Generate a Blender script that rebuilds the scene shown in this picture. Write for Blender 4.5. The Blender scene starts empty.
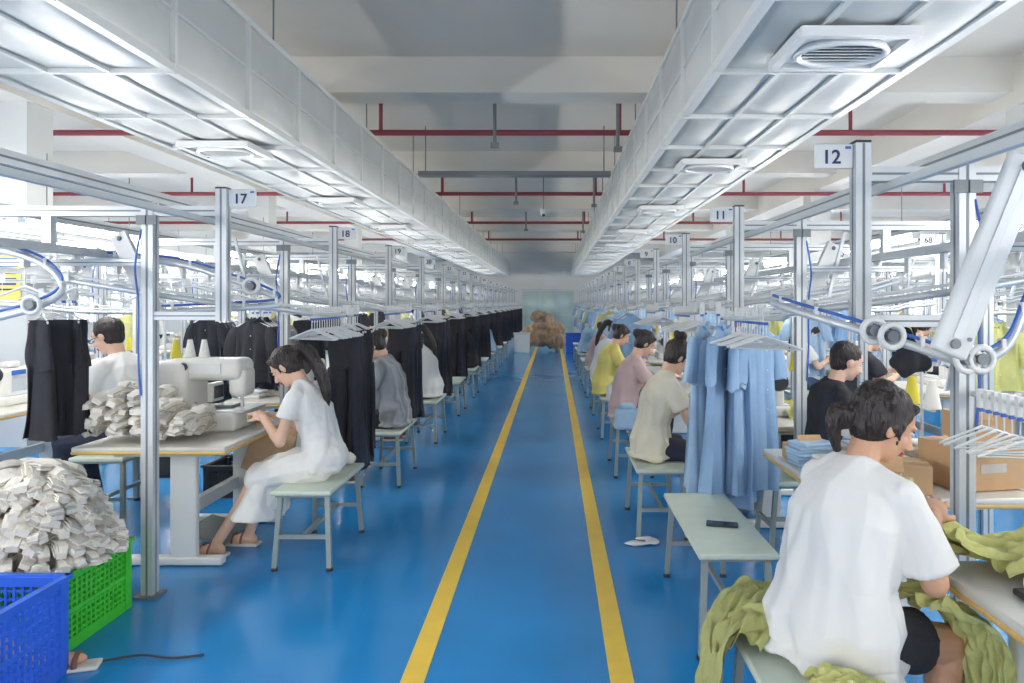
import bpy, math, random
import numpy as np
from mathutils import Vector, Matrix
from math import sin, cos, pi, radians
R = random.Random(7)
scn = bpy.context.scene
scn.view_settings.view_transform = 'Standard'
scn.view_settings.exposure = 0.0
COL = scn.collection

# ---------------------------------------------------------------- materials
def lin(c):
    return tuple(((x/255)/12.92 if x/255 <= .04045 else ((x/255+.055)/1.055)**2.4) for x in c)
MATS = {}
def mk(name, rgb, rough=.5, metal=0., var=.0, vscale=8., bump=0., bscale=40., emit=0., stretch=None, spec=.5):
    m = bpy.data.materials.new(name); m.use_nodes = True
    nt = m.node_tree; b = nt.nodes['Principled BSDF']
    c = lin(rgb)
    b.inputs['Base Color'].default_value = (*c, 1)
    b.inputs['Roughness'].default_value = rough
    b.inputs['Metallic'].default_value = metal
    b.inputs['Specular IOR Level'].default_value = spec
    tc = nt.nodes.new('ShaderNodeTexCoord'); mp = nt.nodes.new('ShaderNodeMapping')
    nt.links.new(tc.outputs['Object'], mp.inputs['Vector'])
    if stretch: mp.inputs['Scale'].default_value = stretch
    if var > 0:
        n = nt.nodes.new('ShaderNodeTexNoise'); n.inputs['Scale'].default_value = vscale
        n.inputs['Detail'].default_value = 4
        nt.links.new(mp.outputs[0], n.inputs['Vector'])
        r = nt.nodes.new('ShaderNodeValToRGB')
        r.color_ramp.elements[0].position = .3; r.color_ramp.elements[1].position = .7
        r.color_ramp.elements[0].color = (*[x*(1-var) for x in c], 1)
        r.color_ramp.elements[1].color = (*[min(1, x*(1+var)) for x in c], 1)
        nt.links.new(n.outputs['Fac'], r.inputs['Fac']); nt.links.new(r.outputs['Color'], b.inputs['Base Color'])
    if bump > 0:
        n2 = nt.nodes.new('ShaderNodeTexNoise'); n2.inputs['Scale'].default_value = bscale
        nt.links.new(mp.outputs[0], n2.inputs['Vector'])
        bp = nt.nodes.new('ShaderNodeBump'); bp.inputs['Strength'].default_value = bump
        bp.inputs['Distance'].default_value = .02
        nt.links.new(n2.outputs['Fac'], bp.inputs['Height']); nt.links.new(bp.outputs[0], b.inputs['Normal'])
    if emit > 0:
        b.inputs['Emission Color'].default_value = (1, .98, .955, 1)
        b.inputs['Emission Strength'].default_value = emit
    MATS[name] = m
    return m
mk('floor_blue', (40, 140, 208), .18, 0, .09, 1.3, .03, 3.)
mk('line_yellow', (250, 210, 84), .4, 0, .06, 5)
mk('paint_white', (206, 208, 205), .7, 0, .03, 2)
mk('ceiling_grey', (212, 207, 198), .85, 0, .03, .7)
mk('beam_grey', (216, 212, 204), .85, 0, .03, .7)
mk('wall_grey', (224, 221, 212), .8, 0, .04, .6)
mk('duct', (208, 210, 206), .4, .1, .06, 2.2, .4, 4.)
mk('duct_rib', (224, 225, 221), .4, .05)
mk('alu', (204, 208, 210), .35, .3, .05, 12)
mk('alu_dark', (122, 128, 132), .4, .3)
mk('steel_white', (218, 219, 216), .45, 0, .03, 6)
mk('machine_white', (222, 221, 215), .3, 0, .02, 6)
mk('dark', (48, 50, 54), .5)
mk('slot', (80, 82, 84), .7)
mk('pipe_red', (140, 56, 68), .5)
mk('pipe_grey', (120, 124, 128), .5)
mk('wood_edge', (222, 180, 104), .45, 0, .08, 10, stretch=(1, 6, 1))
mk('table_top', (214, 211, 202), .4, 0, .04, 10)
mk('bench_top', (206, 216, 200), .35, 0, .04, 10)
mk('bench_leg', (150, 162, 160), .4, .2)
mk('crate_green', (70, 200, 52), .45, 0, .05, 6)
mk('crate_blue', (50, 105, 215), .45, 0, .05, 6)
mk('bundle', (228, 223, 212), .9, 0, .12, 9, .2, 60)
mk('bundle2', (190, 184, 174), .9, 0, .12, 9, .2, 60)
mk('cl_black', (46, 46, 52), .9, 0, .15, 10, .25, 25)
mk('cl_navy', (42, 46, 64), .85, 0, .15, 10, .2, 25)
mk('cl_blue', (168, 196, 222), .85, 0, .06, 8, .2, 18)
mk('cl_blue2', (142, 174, 208), .85, 0, .06, 8, .2, 18)
mk('cl_white', (232, 231, 228), .9, 0, .02, 8, .3, 12, stretch=(1, 1, .5))
mk('cl_cream', (226, 218, 196), .9, 0, .04, 8, .25, 14)
mk('cl_pink', (204, 176, 172), .9, 0, .05, 8, .2, 18)
mk('cl_yellow', (222, 208, 120), .9, 0, .05, 8, .2, 18)
mk('cl_grey', (158, 158, 156), .9, 0, .2, 60, .2, 18, stretch=(1, 1, .1))
mk('cl_stripe', (150, 152, 156), .9, 0, .45, 26, .2, 18, stretch=(.05, 1, .05))
mk('cl_green', (198, 198, 128), .9, 0, .08, 8, .3, 40)
mk('cl_olive', (170, 171, 112), .9, 0, .08, 8, .3, 40)
mk('cl_tan', (190, 162, 134), .9, 0, .2, 6, .3, 20)
mk('cl_denim', (70, 88, 118), .9, 0, .1, 20, .2, 30)
mk('skin', (224, 182, 156), .5, 0, .05, 6, .05, 60)
mk('skin_tan', (208, 160, 130), .5, 0, .05, 6, .05, 60)
mk('lip', (176, 92, 86), .5)
mk('eye_white', (235, 235, 232), .3)
mk('hair', (40, 31, 29), .42, 0, .4, 14, .9, 80, stretch=(1, 1, .2))
mk('shoe', (120, 84, 70), .6)
mk('sole', (225, 220, 210), .7)
mk('plastic_white', (226, 227, 225), .4)
mk('plastic_blue', (60, 102, 184), .4)
mk('text_blue', (36, 50, 96), .5)
mk('cardboard', (194, 158, 118), .85, 0, .06, 10)
mk('paper_brown', (196, 166, 132), .8, 0, .06, 14, .2, 20)
mk('thread', (230, 230, 224), .8)
mk('thread_y', (214, 200, 70), .8)
mk('screen', (30, 34, 40), .15)
mk('glass_green', (190, 212, 204), .2)
mk('tube_light', (255, 255, 255), .4, emit=102.)
mk('poster_yellow', (236, 214, 110), .6)

# ---------------------------------------------------------------- mesh builder
def V(*a): return Vector(a)
class MB:
    def __init__(s):
        s.v = []; s.f = []; s.m = []; s.sm = []; s.mn = []
    def mi(s, n):
        if n not in s.mn: s.mn.append(n)
        return s.mn.index(n)
    def add(s, vs, fs, mat, smooth=False):
        o = len(s.v); s.v.extend([tuple(p) for p in vs]); i = s.mi(mat)
        for f in fs:
            s.f.append([k+o for k in f]); s.m.append(i); s.sm.append(smooth)
    def box(s, c, d, mat, M=None):
        c = Vector(c); vs = []
        for x in (-.5, .5):
            for y in (-.5, .5):
                for z in (-.5, .5):
                    p = Vector((x*d[0], y*d[1], z*d[2]))
                    if M is not None: p = M @ p
                    vs.append(c+p)
        s.add(vs, [(0, 1, 3, 2), (4, 6, 7, 5), (0, 4, 5, 1), (2, 3, 7, 6), (0, 2, 6, 4), (1, 5, 7, 3)], mat)
    def beam(s, a, b, w, h, mat):
        a = Vector(a); b = Vector(b); d = (b-a); L = d.length; d.normalize()
        up = Vector((0, 0, 1)) if abs(d.z) < .95 else Vector((0, 1, 0))
        sd = d.cross(up).normalized(); up = sd.cross(d)
        M = Matrix((d, sd, up)).transposed()
        s.box((a+b)/2, (L, w, h), mat, M)
    def extr(s, a, b, w, mat='alu'):
        s.beam(a, b, w, w, mat)
        a = Vector(a); b = Vector(b); d = (b-a).normalized()
        up = Vector((0, 0, 1)) if abs(d.z) < .95 else Vector((0, 1, 0))
        sd = d.cross(up).normalized(); up = sd.cross(d)
        for n in (sd, -sd, up, -up):
            o = sd if abs(n.dot(up)) > .5 else up
            M = Matrix((d, o, n)).transposed()
            s.box((a+b)/2+n*(w*.5), ((b-a).length*.995, w*.16, .003), 'alu_dark', M)
    def rings(s, rs, mat, smooth=True, caps=True, closed=False):
        n = len(rs[0]); vs = [p for r in rs for p in r]; fs = []
        k = len(rs)
        for i in range(k-1 if not closed else k):
            j = (i+1) % k
            for q in range(n):
                fs.append((i*n+q, i*n+(q+1) % n, j*n+(q+1) % n, j*n+q))
        s.add(vs, fs, mat, smooth)
        if caps and not closed:
            s.add(rs[0], [tuple(range(n))[::-1]], mat); s.add(rs[-1], [tuple(range(n))], mat)
    def tube(s, pts, r, mat, n=8, caps=True, closed=False, sy=1.):
        pts = [Vector(p) for p in pts]; k = len(pts)
        rr = r if isinstance(r, (list, tuple)) else [r]*k
        out = []; ref = None
        for i in range(k):
            if closed: t = pts[(i+1) % k]-pts[i-1]
            else: t = pts[min(i+1, k-1)]-pts[max(i-1, 0)]
            t.normalize()
            if ref is None:
                ref = Vector((0, 0, 1)) if abs(t.z) < .9 else Vector((1, 0, 0))
            a = (ref-t*ref.dot(t)).normalized(); b = t.cross(a); ref = a
            out.append([pts[i]+(a*cos(2*pi*q/n)*sy+b*sin(2*pi*q/n))*rr[i] for q in range(n)])
        s.rings(out, mat, True, caps, closed)
    def cyl(s, a, b, r, mat, r2=None, n=12):
        s.tube([a, b], [r, r if r2 is None else r2], mat, n)
    def ell(s, c, r, mat, M=None, nu=14, nv=9):
        c = Vector(c)
        if not isinstance(r, (tuple, list)): r = (r, r, r)
        vs = []; fs = []
        for i in range(1, nv):
            th = pi*i/nv
            for q in range(nu):
                p = Vector((r[0]*sin(th)*cos(2*pi*q/nu), r[1]*sin(th)*sin(2*pi*q/nu), r[2]*cos(th)))
                vs.append(c+(M @ p if M is not None else p))
        for sg in (1, -1):
            p = Vector((0, 0, sg*r[2])); vs.append(c+(M @ p if M is not None else p))
        T = len(vs)-2; B = T+1
        for i in range(nv-2):
            for q in range(nu):
                fs.append((i*nu+q, (i+1)*nu+q, (i+1)*nu+(q+1) % nu, i*nu+(q+1) % nu))
        for q in range(nu):
            fs.append((T, q, (q+1) % nu)); fs.append((B, (nv-2)*nu+(q+1) % nu, (nv-2)*nu+q))
        s.add(vs, fs, mat, True)
    def cap(s, a, b, ra, rb, mat='x', n=12):
        s.tube([a, b], [ra, rb], mat, n); s.ell(a, ra*.995, mat, nu=n, nv=8); s.ell(b, rb*.995, mat, nu=n, nv=8)
    def rbox(s, c, d, r, mat, M=None, k=4):
        c = Vector(c); out = []; r = min(r, d[0]*.49, d[1]*.49, d[2]*.49)
        prof = [(-d[2]/2+r*(1-cos(t)), r*(1-sin(t))) for t in [pi/2*i/k for i in range(k+1)]]
        prof = prof+[(-z, ins) for z, ins in reversed(prof)]
        for z, ins in prof:
            ring = []
            hx = d[0]/2-r; hy = d[1]/2-r; rr = max(r-ins, .0005)
            for qx, qy, a0 in ((1, 1, 0), (-1, 1, pi/2), (-1, -1, pi), (1, -1, 1.5*pi)):
                for i in range(k+1):
                    a = a0+pi/2*i/k
                    p = Vector((qx*hx+rr*cos(a), qy*hy+rr*sin(a), z))
                    ring.append(c+(M @ p if M is not None else p))
            out.append(ring)
        s.rings(out, mat, True)
    def sheet(s, P, W, mat, folds=5, amp=.02, seed=1, nu=60, nv=48, lift=0.):
        rg = random.Random(seed); ps = catmull(P, max(2, nu//(len(P)-1))); k = len(ps); W = Vector(W); vs = []
        f1, f2, f3, f4 = [rg.uniform(0, 6) for _ in range(4)]
        for i, p in enumerate(ps):
            t = (ps[min(i+1, k-1)]-ps[max(i-1, 0)]).normalized(); N = W.cross(t).normalized()
            if N.z < 0 and abs(t.z) < .7: N = -N
            if i and N.dot(pN) < 0: N = -N
            pN = N; u = i/k
            for j in range(nv+1):
                v = j/nv-.5
                wd = 1+.16*sin(5*u+f1)+.08*sin(13*u+f2)
                a = folds*pi*v*2+1.4*sin(3.2*u+f3)+.8*sin(7*v+f4)
                h = (1-abs(sin(a)))*1.2+.5*sin(a*.47+6*u+f2)+.35*sin(9*u+11*v+f1)+.3*sin(23*u-17*v+f4)+.2*sin(41*u+9*v+f3)
                edge = 1-(2*abs(v))**6*.8
                vs.append(p+W*v*wd+t*(.03*sin(6*v+f1)+.012*sin(19*v+f2))+N*(amp*h*edge+lift))
        m = nv+1
        s.add(vs, [(i*m+j, i*m+j+1, (i+1)*m+j+1, (i+1)*m+j) for i in range(k-1) for j in range(nv)], mat, True)
    def mesh(s, name, flip=False):
        me = bpy.data.meshes.new(name)
        vs = [(-p[0], p[1], p[2]) for p in s.v] if flip else s.v
        fs = [f[::-1] for f in s.f] if flip else s.f
        me.from_pydata(vs, [], fs)
        for n in s.mn: me.materials.append(MATS.get(n, MATS['dark']))
        me.polygons.foreach_set('material_index', s.m)
        me.polygons.foreach_set('use_smooth', s.sm)
        me.update()
        return me
def put(me, name, loc=(0, 0, 0), rz=0., parent=None, sc=1.):
    if isinstance(me, MB): me = me.mesh(name)
    o = bpy.data.objects.new(name, me); COL.objects.link(o)
    o.location = loc; o.rotation_euler = (0, 0, rz); o.scale = (sc, sc, sc)
    if parent: o.parent = parent
    return o
def catmull(P, k=8):
    P = [Vector(p) for p in P]; out = []
    for i in range(len(P)-1):
        p0 = P[max(i-1, 0)]; p1 = P[i]; p2 = P[i+1]; p3 = P[min(i+2, len(P)-1)]
        for j in range(k):
            t = j/k
            out.append(.5*((2*p1)+(p2-p0)*t+(2*p0-5*p1+4*p2-p3)*t*t+(3*p1-p0-3*p2+p3)*t**3))
    out.append(P[-1]); return out

def wrinkle(VV, NN, amp, seed, fr=(8, 26), zs=.45, out=False):
    rg = np.random.RandomState(seed); d = np.zeros(len(VV))
    for k in range(6):
        dr = rg.randn(3); dr[2] *= zs; dr /= np.linalg.norm(dr); fq = rg.uniform(*fr)
        d2 = rg.randn(3)
        ph = rg.uniform(0, 6)+1.6*np.sin(VV @ d2*5+rg.uniform(0, 6))
        w = np.sin(VV @ dr*fq+ph)
        d += (1-np.abs(w))*1.4-.7 if k % 2 else w*.6
    d = d/2.2
    if out: d = np.maximum(d, -.55)+.45
    return VV+NN*(amp*d)[:, None]
def remesh_into(dst, src, mat, vox, sm=3, wr=0., seed=1, fr=(8, 26), flat_z=None, zs=.45, drape=0., out=False):
    me = src.mesh('tmp'); o = bpy.data.objects.new('tmp', me); COL.objects.link(o)
    a = o.modifiers.new('r', 'REMESH'); a.mode = 'VOXEL'; a.voxel_size = vox; a.adaptivity = 0
    b = o.modifiers.new('s', 'SMOOTH'); b.factor = .5; b.iterations = sm
    dg = bpy.context.evaluated_depsgraph_get(); dg.update()
    e = o.evaluated_get(dg); m2 = e.to_mesh()
    n = len(m2.vertices); co = np.empty(n*3); m2.vertices.foreach_get('co', co); co = co.reshape(-1, 3)
    no = np.empty(n*3); m2.vertices.foreach_get('normal', no); no = no.reshape(-1, 3)
    fs = [tuple(p.vertices) for p in m2.polygons]
    if drape > 0:
        th = np.arctan2(co[:, 1], co[:, 0]-.03); zt = co[:, 2].max(); t = np.clip((zt-co[:, 2])/.6, 0, 1)
        dd = drape*t*(.5+np.sin(7*th+2.5*np.sin(5*co[:, 2]+seed))+.6*np.sin(13*th-4*co[:, 2]))
        hz = np.clip(1-np.abs(no[:, 2]), 0, 1); co = co+no*(dd*hz)[:, None]
    if wr > 0: co = wrinkle(co, no, wr, seed, fr, zs, out)
    if flat_z is not None: co[:, 2] = np.maximum(co[:, 2], flat_z)
    dst.add([tuple(x) for x in co], fs, mat, True)
    e.to_mesh_clear(); bpy.data.objects.remove(o); bpy.data.meshes.remove(me)

# ---------------------------------------------------------------- people
def ik(s, t, l1, l2, pole):
    s = Vector(s); t = Vector(t); d = t-s; L = d.length
    if L > (l1+l2)*.985: t = s+d.normalized()*(l1+l2)*.985; d = t-s; L = d.length
    u = d.normalized(); a = (l1*l1-l2*l2+L*L)/(2*L); h = math.sqrt(max(l1*l1-a*a, 0))
    p = Vector(pole); p = (p-u*p.dot(u)).normalized()
    return s+u*a+p*h, t
def hand(dst, w, d, n, side, skin, vox, curl=1.):
    h = MB(); d = d.normalized(); n = (n-d*n.dot(d)).normalized(); l = d.cross(n)*side
    M = Matrix((d, l, n)).transposed()
    h.ell(w+d*.045, (.05, .040, .016), 'x', M)
    h.ell(w+d*.03+l*.018+n*.006, (.034, .02, .016), 'x', M)
    h.cap(w-d*.03, w+d*.02, .025, .024)
    for off, ln, fan in ((.029, .070, .12), (.010, .079, .03), (-.010, .073, -.05), (-.029, .056, -.15)):
        p = w+d*.08+l*off; a = 0; dr = (d+l*fan).normalized(); r = .0088
        for sg, da in ((.45, 22), (.31, 36), (.24, 26)):
            a += radians(da)*curl
            q = p+(dr*cos(a)+n*sin(a))*ln*sg
            h.cap(p, q, r, r*.9, n=8); p = q; r *= .9
    p = w+d*.02+l*.03; q = p+(d*.6+l*.6+n*.35).normalized()*.042; h.cap(p, q, .0115, .0098, n=8)
    h.cap(q, q+(d*.9+l*.05+n*.5).normalized()*.032, .0098, .008, n=8)
    remesh_into(dst, h, skin, vox, 1)
def build_person(name, shirt='cl_white', pants='cl_black', legs='full', hair='bun', lean=14, pitch=28, hyaw=0,
                 hr=(.42, -.1, .88), hl=(.42, .12, .88), bulk=1., vox=.01, skin='skin', stand=False, seed=3,
                 knee=(.40, .50), foot=.36, sleeve=.62, glasses=False, mask=False, spread=.1, sloose=1.0, shk=1.0, drape=.008, wr=.014):
    mb = MB(); s = MB(); tp = MB(); pt = MB(); hb = MB()
    def tr(a): return Vector((sin(radians(a)), 0, cos(radians(a))))
    pel = V(0, 0, .94 if stand else .59)
    waist = pel+tr(lean*.5)*.15; chest = waist+tr(lean)*.19; nb = chest+tr(lean*1.3)*.17
    hbse = nb+tr(lean+16)*.075
    f = Vector((cos(radians(hyaw))*cos(radians(pitch)), sin(radians(hyaw))*cos(radians(pitch)), -sin(radians(pitch))))
    l = Vector((-sin(radians(hyaw)), cos(radians(hyaw)), 0)); u = f.cross(l)
    C = hbse+u*.075+f*.022
    M = Matrix((f, l, u)).transposed()
    # head
    s.ell(C+u*.03-f*.005, (.095, .076, .088), 'x', M, 18, 12)
    s.ell(C+f*.026-u*.04, (.062, .056, .07), 'x', M, 16, 10)
    s.ell(C+f*.055-u*.088, (.026, .028, .022), 'x', M)
    s.ell(C+f*.035-u*.07, (.045, .045, .035), 'x', M)
    s.cap(C+f*.086+u*.008, C+f*.108-u*.032, .009, .0135)
    s.ell(C+f*.098-u*.036, (.011, .019, .009), 'x', M)
    for sg in (1, -1):
        s.ell(C+l*sg*.077-f*.008-u*.005, (.02, .011, .032), 'x', M)
        s.ell(C+f*.058+l*sg*.036-u*.028, (.024, .022, .024), 'x', M)
        s.ell(C+f*.078+l*sg*.03+u*.028, (.012, .024, .008), 'x', M)
    s.cap(nb-tr(lean)*.03, hbse+tr(lean)*.03, .055, .05)
    def ring(c, a, b, t, n=24):
        t = t.normalized(); fx = Vector((t.z, 0, -t.x)); 
        return [c+fx*a*cos(2*pi*q/n)+Vector((0, 1, 0))*b*sin(2*pi*q/n) for q in range(n)]
    k = bulk
    specs = [(pel-V(0, 0, .05), .12, .17, tr(0)), (pel+V(0, 0, .03), .13, .175, tr(lean*.3)), (waist, .11, .145, tr(lean*.6)), (chest, .118, .155, tr(lean)),
             (nb-tr(lean)*.08, .105, .15, tr(lean)), (nb-tr(lean)*.025, .07, .10, tr(lean)), (nb+tr(lean)*.02, .045, .055, tr(lean))]
    s.rings([ring(c, a*k*.82, b*k*.82, t) for c, a, b, t in specs], 'x')
    bl = k*1.10*sloose
    sh_rings = [ring(c, a*(bl if i < 4 else k*1.06), b*(bl if i < 4 else k*1.06), t) for i, (c, a, b, t) in enumerate(specs)]
    if legs != 'skirt':
        sh_rings = [ring(pel-V(0, 0, .085), .14*bl, .19*bl, tr(0))]+sh_rings
    tp.rings(sh_rings, 'x')
    shw = .165*(.6+.4*k)*shk
    # arms
    for sg, tgt in ((1, hl), (-1, hr)):
        sp = nb+V(-.005, sg*shw, -.07)
        el, wr_ = ik(sp, tgt, .275, .235, (-.35, sg*.45, -1))
        s.cap(sp, el, .038*k, .038*k); s.cap(el, wr_, .039*k, .026); m = el.lerp(wr_, .3); s.ell(m, .041*k, 'x')
        tp.cap(nb+V(-.005, sg*.05, -.035), sp, .05*k, .054*k)
        q = sp.lerp(el, sleeve*1.0); ar = .060*(.5+.5*k)
        tp.cap(sp, sp.lerp(el, .15), .056*k, .056*k)
        tp.tube([sp, sp.lerp(q, .5), q], [.056*k, ar*1.05, ar*1.2], 'x', 14)
        hd = (wr_-el).normalized()
        hand(mb, wr_, (hd+V(.25, 0, -.15)), V(.1, -sg*.35, -1), sg, skin, min(vox*.6, .005))
    # legs
    for sg in (1, -1):
        hp = pel+V(.02, sg*.085*k, -.01)
        if stand: kn = V(.02, sg*.1, .5); an = V(0, sg*.1, .09)
        else: kn = V(knee[0], sg*spread, knee[1]); an = V(foot+.05*sg*(legs != 'full'), sg*(spread+.01), .085)
        s.cap(hp, kn, .074*k, .056*k); s.cap(kn, an, .052*k, .033); s.ell(kn.lerp(an, .3)-V(.012, 0, 0), (.055*k, .052*k, .09), 'x')
        s.cap(an-V(.02, 0, .045), an+V(.06, 0, -.045), .034, .034); s.cap(an+V(.05, 0, -.05), an+V(.15, 0, -.06), .036, .026)
        mb.rbox(an+V(.055, 0, -.078), (.25, .088, .02), .009, 'sole')
        if legs == 'full':
            s2 = 'shoe'; mb.ell(an+V(.075, 0, -.045), (.12, .045, .042), s2); mb.ell(an+V(-.01, 0, -.03), (.05, .042, .055), s2)
        else:
            for fx in (.03, .09):
                mb.tube([an+V(fx+.01, .046*cos(t), -.065+.052*sin(t)) for t in [pi*i/10 for i in range(11)]], .007, 'shoe', 6)
        if legs == 'full':
            pt.cap(hp, kn, .095*k, .072*k); pt.cap(kn, kn.lerp(an, .85), .07*k, .056)
            pt.tube([kn, an+V(0, 0, .01)], [.066, .062], 'x', 14)
        elif legs == 'shorts':
            pt.ell(hp, .084*k, 'x'); pt.tube([hp, hp.lerp(kn, .6)], [.084*k, .092*k], 'x', 16)
        elif legs == 'skirt':
            pt.cap(hp, kn, .115, .09)
    pt.ell(pel+V(.01, 0, -.03), (.105*k, .145*k, .085), 'x')
    if legs == 'skirt':
        kn = V(knee[0], 0, knee[1]); an = V(foot, 0, .085); pt.cap(pel+V(.1, 0, -.0), kn+V(0, 0, -.01), .1, .085)
        pt.ell(pel+V(0, 0, .03), (.15, .185, .13), 'x'); pt.cap(V(.27, -.05, .45), V(.33, -.05, .36), .09, .09); pt.cap(V(.27, .07, .45), V(.33, .07, .36), .09, .09)
        rs = []
        for t, a, b in ((-.12, .07, .14), (.1, .10, .19), (.35, .13, .20), (.55, .16, .215), (.62, .165, .22)):
            rs.append(ring(kn.lerp(an, t)-V(.04+.08*t, 0, 0), a, b, V(0, 0, 1)))
        pt.rings(rs, 'x')
    remesh_into(mb, s, skin, vox, 2)
    remesh_into(mb, tp, shirt, vox, 3, wr, seed, (9, 26), drape=drape, out=True)
    remesh_into(mb, pt, pants, vox, 3, .012 if legs != 'shorts' else .005, seed+5, (10, 26), out=legs != 'shorts')
    # hair
    hb.ell(C+u*.044-f*.024, (.103, .087, .092), 'x', M, 18, 12)
    hb.ell(C-f*.042+u*.0, (.068, .076, .09), 'x', M)
    if hair != 'short':
        for sg in (1, -1): hb.ell(C+l*sg*.054-f*.03+u*.015, (.06, .034, .07), 'x', M)
        for sg in (1, -1): hb.cap(C+f*.055+l*sg*.045+u*.085, C+f*.02+l*sg*.078+u*.02, .016, .009)
        for sg in (1, -1): hb.cap(C+f*.02+l*sg*.076+u*.02, C+f*.028+l*sg*.074-u*.045, .006, .003)
    if hair == 'bun':
        hb.ell(C-f*.115+u*.055, (.05, .052, .048), 'x', M); hb.cap(C-f*.06+u*.04, C-f*.11+u*.05, .05, .035)
    if hair == 'topbun':
        hb.ell(C-f*.065+u*.15, (.052, .052, .042), 'x', M); hb.cap(C-f*.04+u*.09, C-f*.06+u*.14, .04, .035)
    if hair == 'lowbun':
        a = C-f*.105-u*.01
        for sg in (1, -1):
            hb.ell(C+l*sg*.064-f*.012+u*.018, (.052, .026, .046), 'x', M); hb.cap(C+l*sg*.074-f*.0-u*.0, a, .022, .03)
        hb.cap(C-f*.06, a, .062, .045); hb.ell(a-u*.012-f*.016, (.042, .04, .044), 'x', M)
        pts = catmull([a-f*.01, a-f*.055-V(0, 0, .015), a-f*.07-V(0, 0, .07), a-f*.055-V(0, 0, .14)], 4)
        hb.tube(pts, [.03+.012*sin(pi*i/len(pts))-.024*(i/len(pts)) for i in range(len(pts))], 'x', 12)
        rg = random.Random(5)
        for i in range(22):
            a0 = rg.uniform(0, 2*pi); e0 = rg.uniform(0, 1.4)
            dd = f*(-abs(cos(e0)*cos(a0)))+l*(cos(e0)*sin(a0))+u*sin(e0)
            c0 = C+u*.040-f*.022+dd*.076; hb.ell(c0, (rg.uniform(.02, .034),)*3, 'x')
    if hair == 'pony':
        a = C-f*.1+u*.05; hb.cap(C-f*.05+u*.04, a, .05, .035)
        pts = catmull([a, a-f*.05+V(-.03, 0, -.01), a+V(-.16, 0, -.10), a+V(-.21, .0, -.24), a+V(-.22, 0, -.36)], 5)
        hb.tube(pts, [.040+.018*sin(pi*i/len(pts)) - .030*(i/len(pts)) for i in range(len(pts))], 'x', 12)
    remesh_into(mb, hb, 'hair', vox*.85, 2, .003, seed+9, (60, 130), zs=.25)
    if hair == 'lowbun' and vox < .01:
        rg = random.Random(seed)
        for i in range(40):
            a0 = rg.uniform(0, 2*pi); e0 = rg.uniform(.1, 1.3)
            dd = (f*-abs(cos(e0)*cos(a0))+l*cos(e0)*sin(a0)+u*sin(e0)).normalized()
            p = C+u*.044-f*.024+Vector(dd)*.09; q = p+dd*rg.uniform(.010, .024)+V(0, 0, -.014)-f*.014
            mb.tube([p+f*.02, p+dd*.008, q], [.0011, .0011, .0006], 'hair', 4)
    # face
    for sg in (1, -1):
        e = C+f*.0795+l*sg*.031+u*.008
        mb.ell(e, (.010, .0155, .0075), 'eye_white', M, 10, 7); mb.ell(e+f*.0055, (.006, .007, .007), 'dark', M, 10, 7)
        mb.tube([e+f*.004+u*.019-l*sg*.014, e+f*.008+u*.024, e-f*.004+u*.02+l*sg*.018], .003, 'hair', 6)
        mb.tube([e+f*.009+u*.008-l*sg*.014, e+f*.011+u*.010, e+f*.002+u*.006+l*sg*.016], .002, 'hair', 6)
        if glasses:
            g = C+f*.105+l*sg*.032+u*.006
            mb.tube([g+(l*.024*cos(t)+u*.019*sin(t)) for t in [2*pi*i/14 for i in range(14)]], .002, 'dark', 5, closed=True)
            mb.cyl(g+l*sg*.024, C+l*sg*.082-f*.01+u*.006, .002, 'dark')
    mb.ell(C+f*.0905-u*.060, (.008, .021, .005), 'lip', M, 12, 7); mb.ell(C+f*.088-u*.067, (.009, .018, .0055), 'lip', M, 12, 7)
    if mask: mb.ell(C+f*.06-u*.058, (.058, .056, .045), 'cl_blue', M)
    return mb.mesh(name)

# ---------------------------------------------------------------- room
fl = MB(); fl.box((0, 16, -.05), (27, 46, .1), 'floor_blue'); put(fl, 'floor')
for x, w in ((-.594, .1), (.292, .1)):
    b = MB(); b.box((x, 11, .002), (w, 30, .003), 'line_yellow'); put(b, 'aisle_marking_line')
b = MB(); b.box((0, 16, 4.5), (27, 46, .2), 'ceiling_grey'); put(b, 'ceiling')
for i in range(7):
    y = 3.1+5.1*i
    b = MB(); b.box((0, y+.2, 4.2), (26.6, .45, .42), 'beam_grey'); put(b, 'ceiling_beam')
for x in (-6.05, 5.5):
    b = MB(); b.box((x, 16, 4.12), (.55, 45.6, .56), 'beam_grey'); put(b, 'ceiling_beam')
b = MB(); b.box((0, 39, 2.2), (27, .2, 4.6), 'wall_grey')
b.box((0, 38.88, 3.6), (26.6, .06, 1.4), 'wall_grey'); put(b, 'wall_far')
for s_, nm in ((-1, 'left'), (1, 'right')):
    b = MB(); X = 13.3*s_
    b.box((X, 16, .5), (.2, 46, 1.0), 'paint_white'); b.box((X, 16, 3.65), (.2, 46, 1.5), 'paint_white')
    for i in range(10): b.box((X, -6.4+5*i, 1.95), (.2, 1.9, 1.95), 'paint_white')
    put(b, 'wall_'+nm)
    for i in range(9):
        w = MB(); y = -3.9+5*i
        for dy in (-1.5, -.5, .5, 1.5): w.box((X, y+dy, 1.95), (.06, .06, 1.9), 'alu')
        for z in (1.03, 2.87): w.box((X, y, z), (.06, 3.06, .06), 'alu')
        put(w, 'window_%d' % (i+1+(0 if s_ < 0 else 9)))
for i in range(5):
    for x in (-6.05, 5.5):
        b = MB(); b.box((x, 8.2+6.8*i, 1.92), (.42, .42, 3.84), 'paint_white')
        b.box((x, 8.2+6.8*i-.216, 1.9), (.3, .01, .55), 'poster_yellow'); b.box((x, 8.2+6.8*i-.224, 2.05), (.22, .01, .1), 'plastic_blue')
        for k in range(4): b.box((x, 8.2+6.8*i-.224, 1.93-.06*k), (.2, .008, .02), 'text_blue')
        put(b, 'column')
b = MB()
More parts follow.
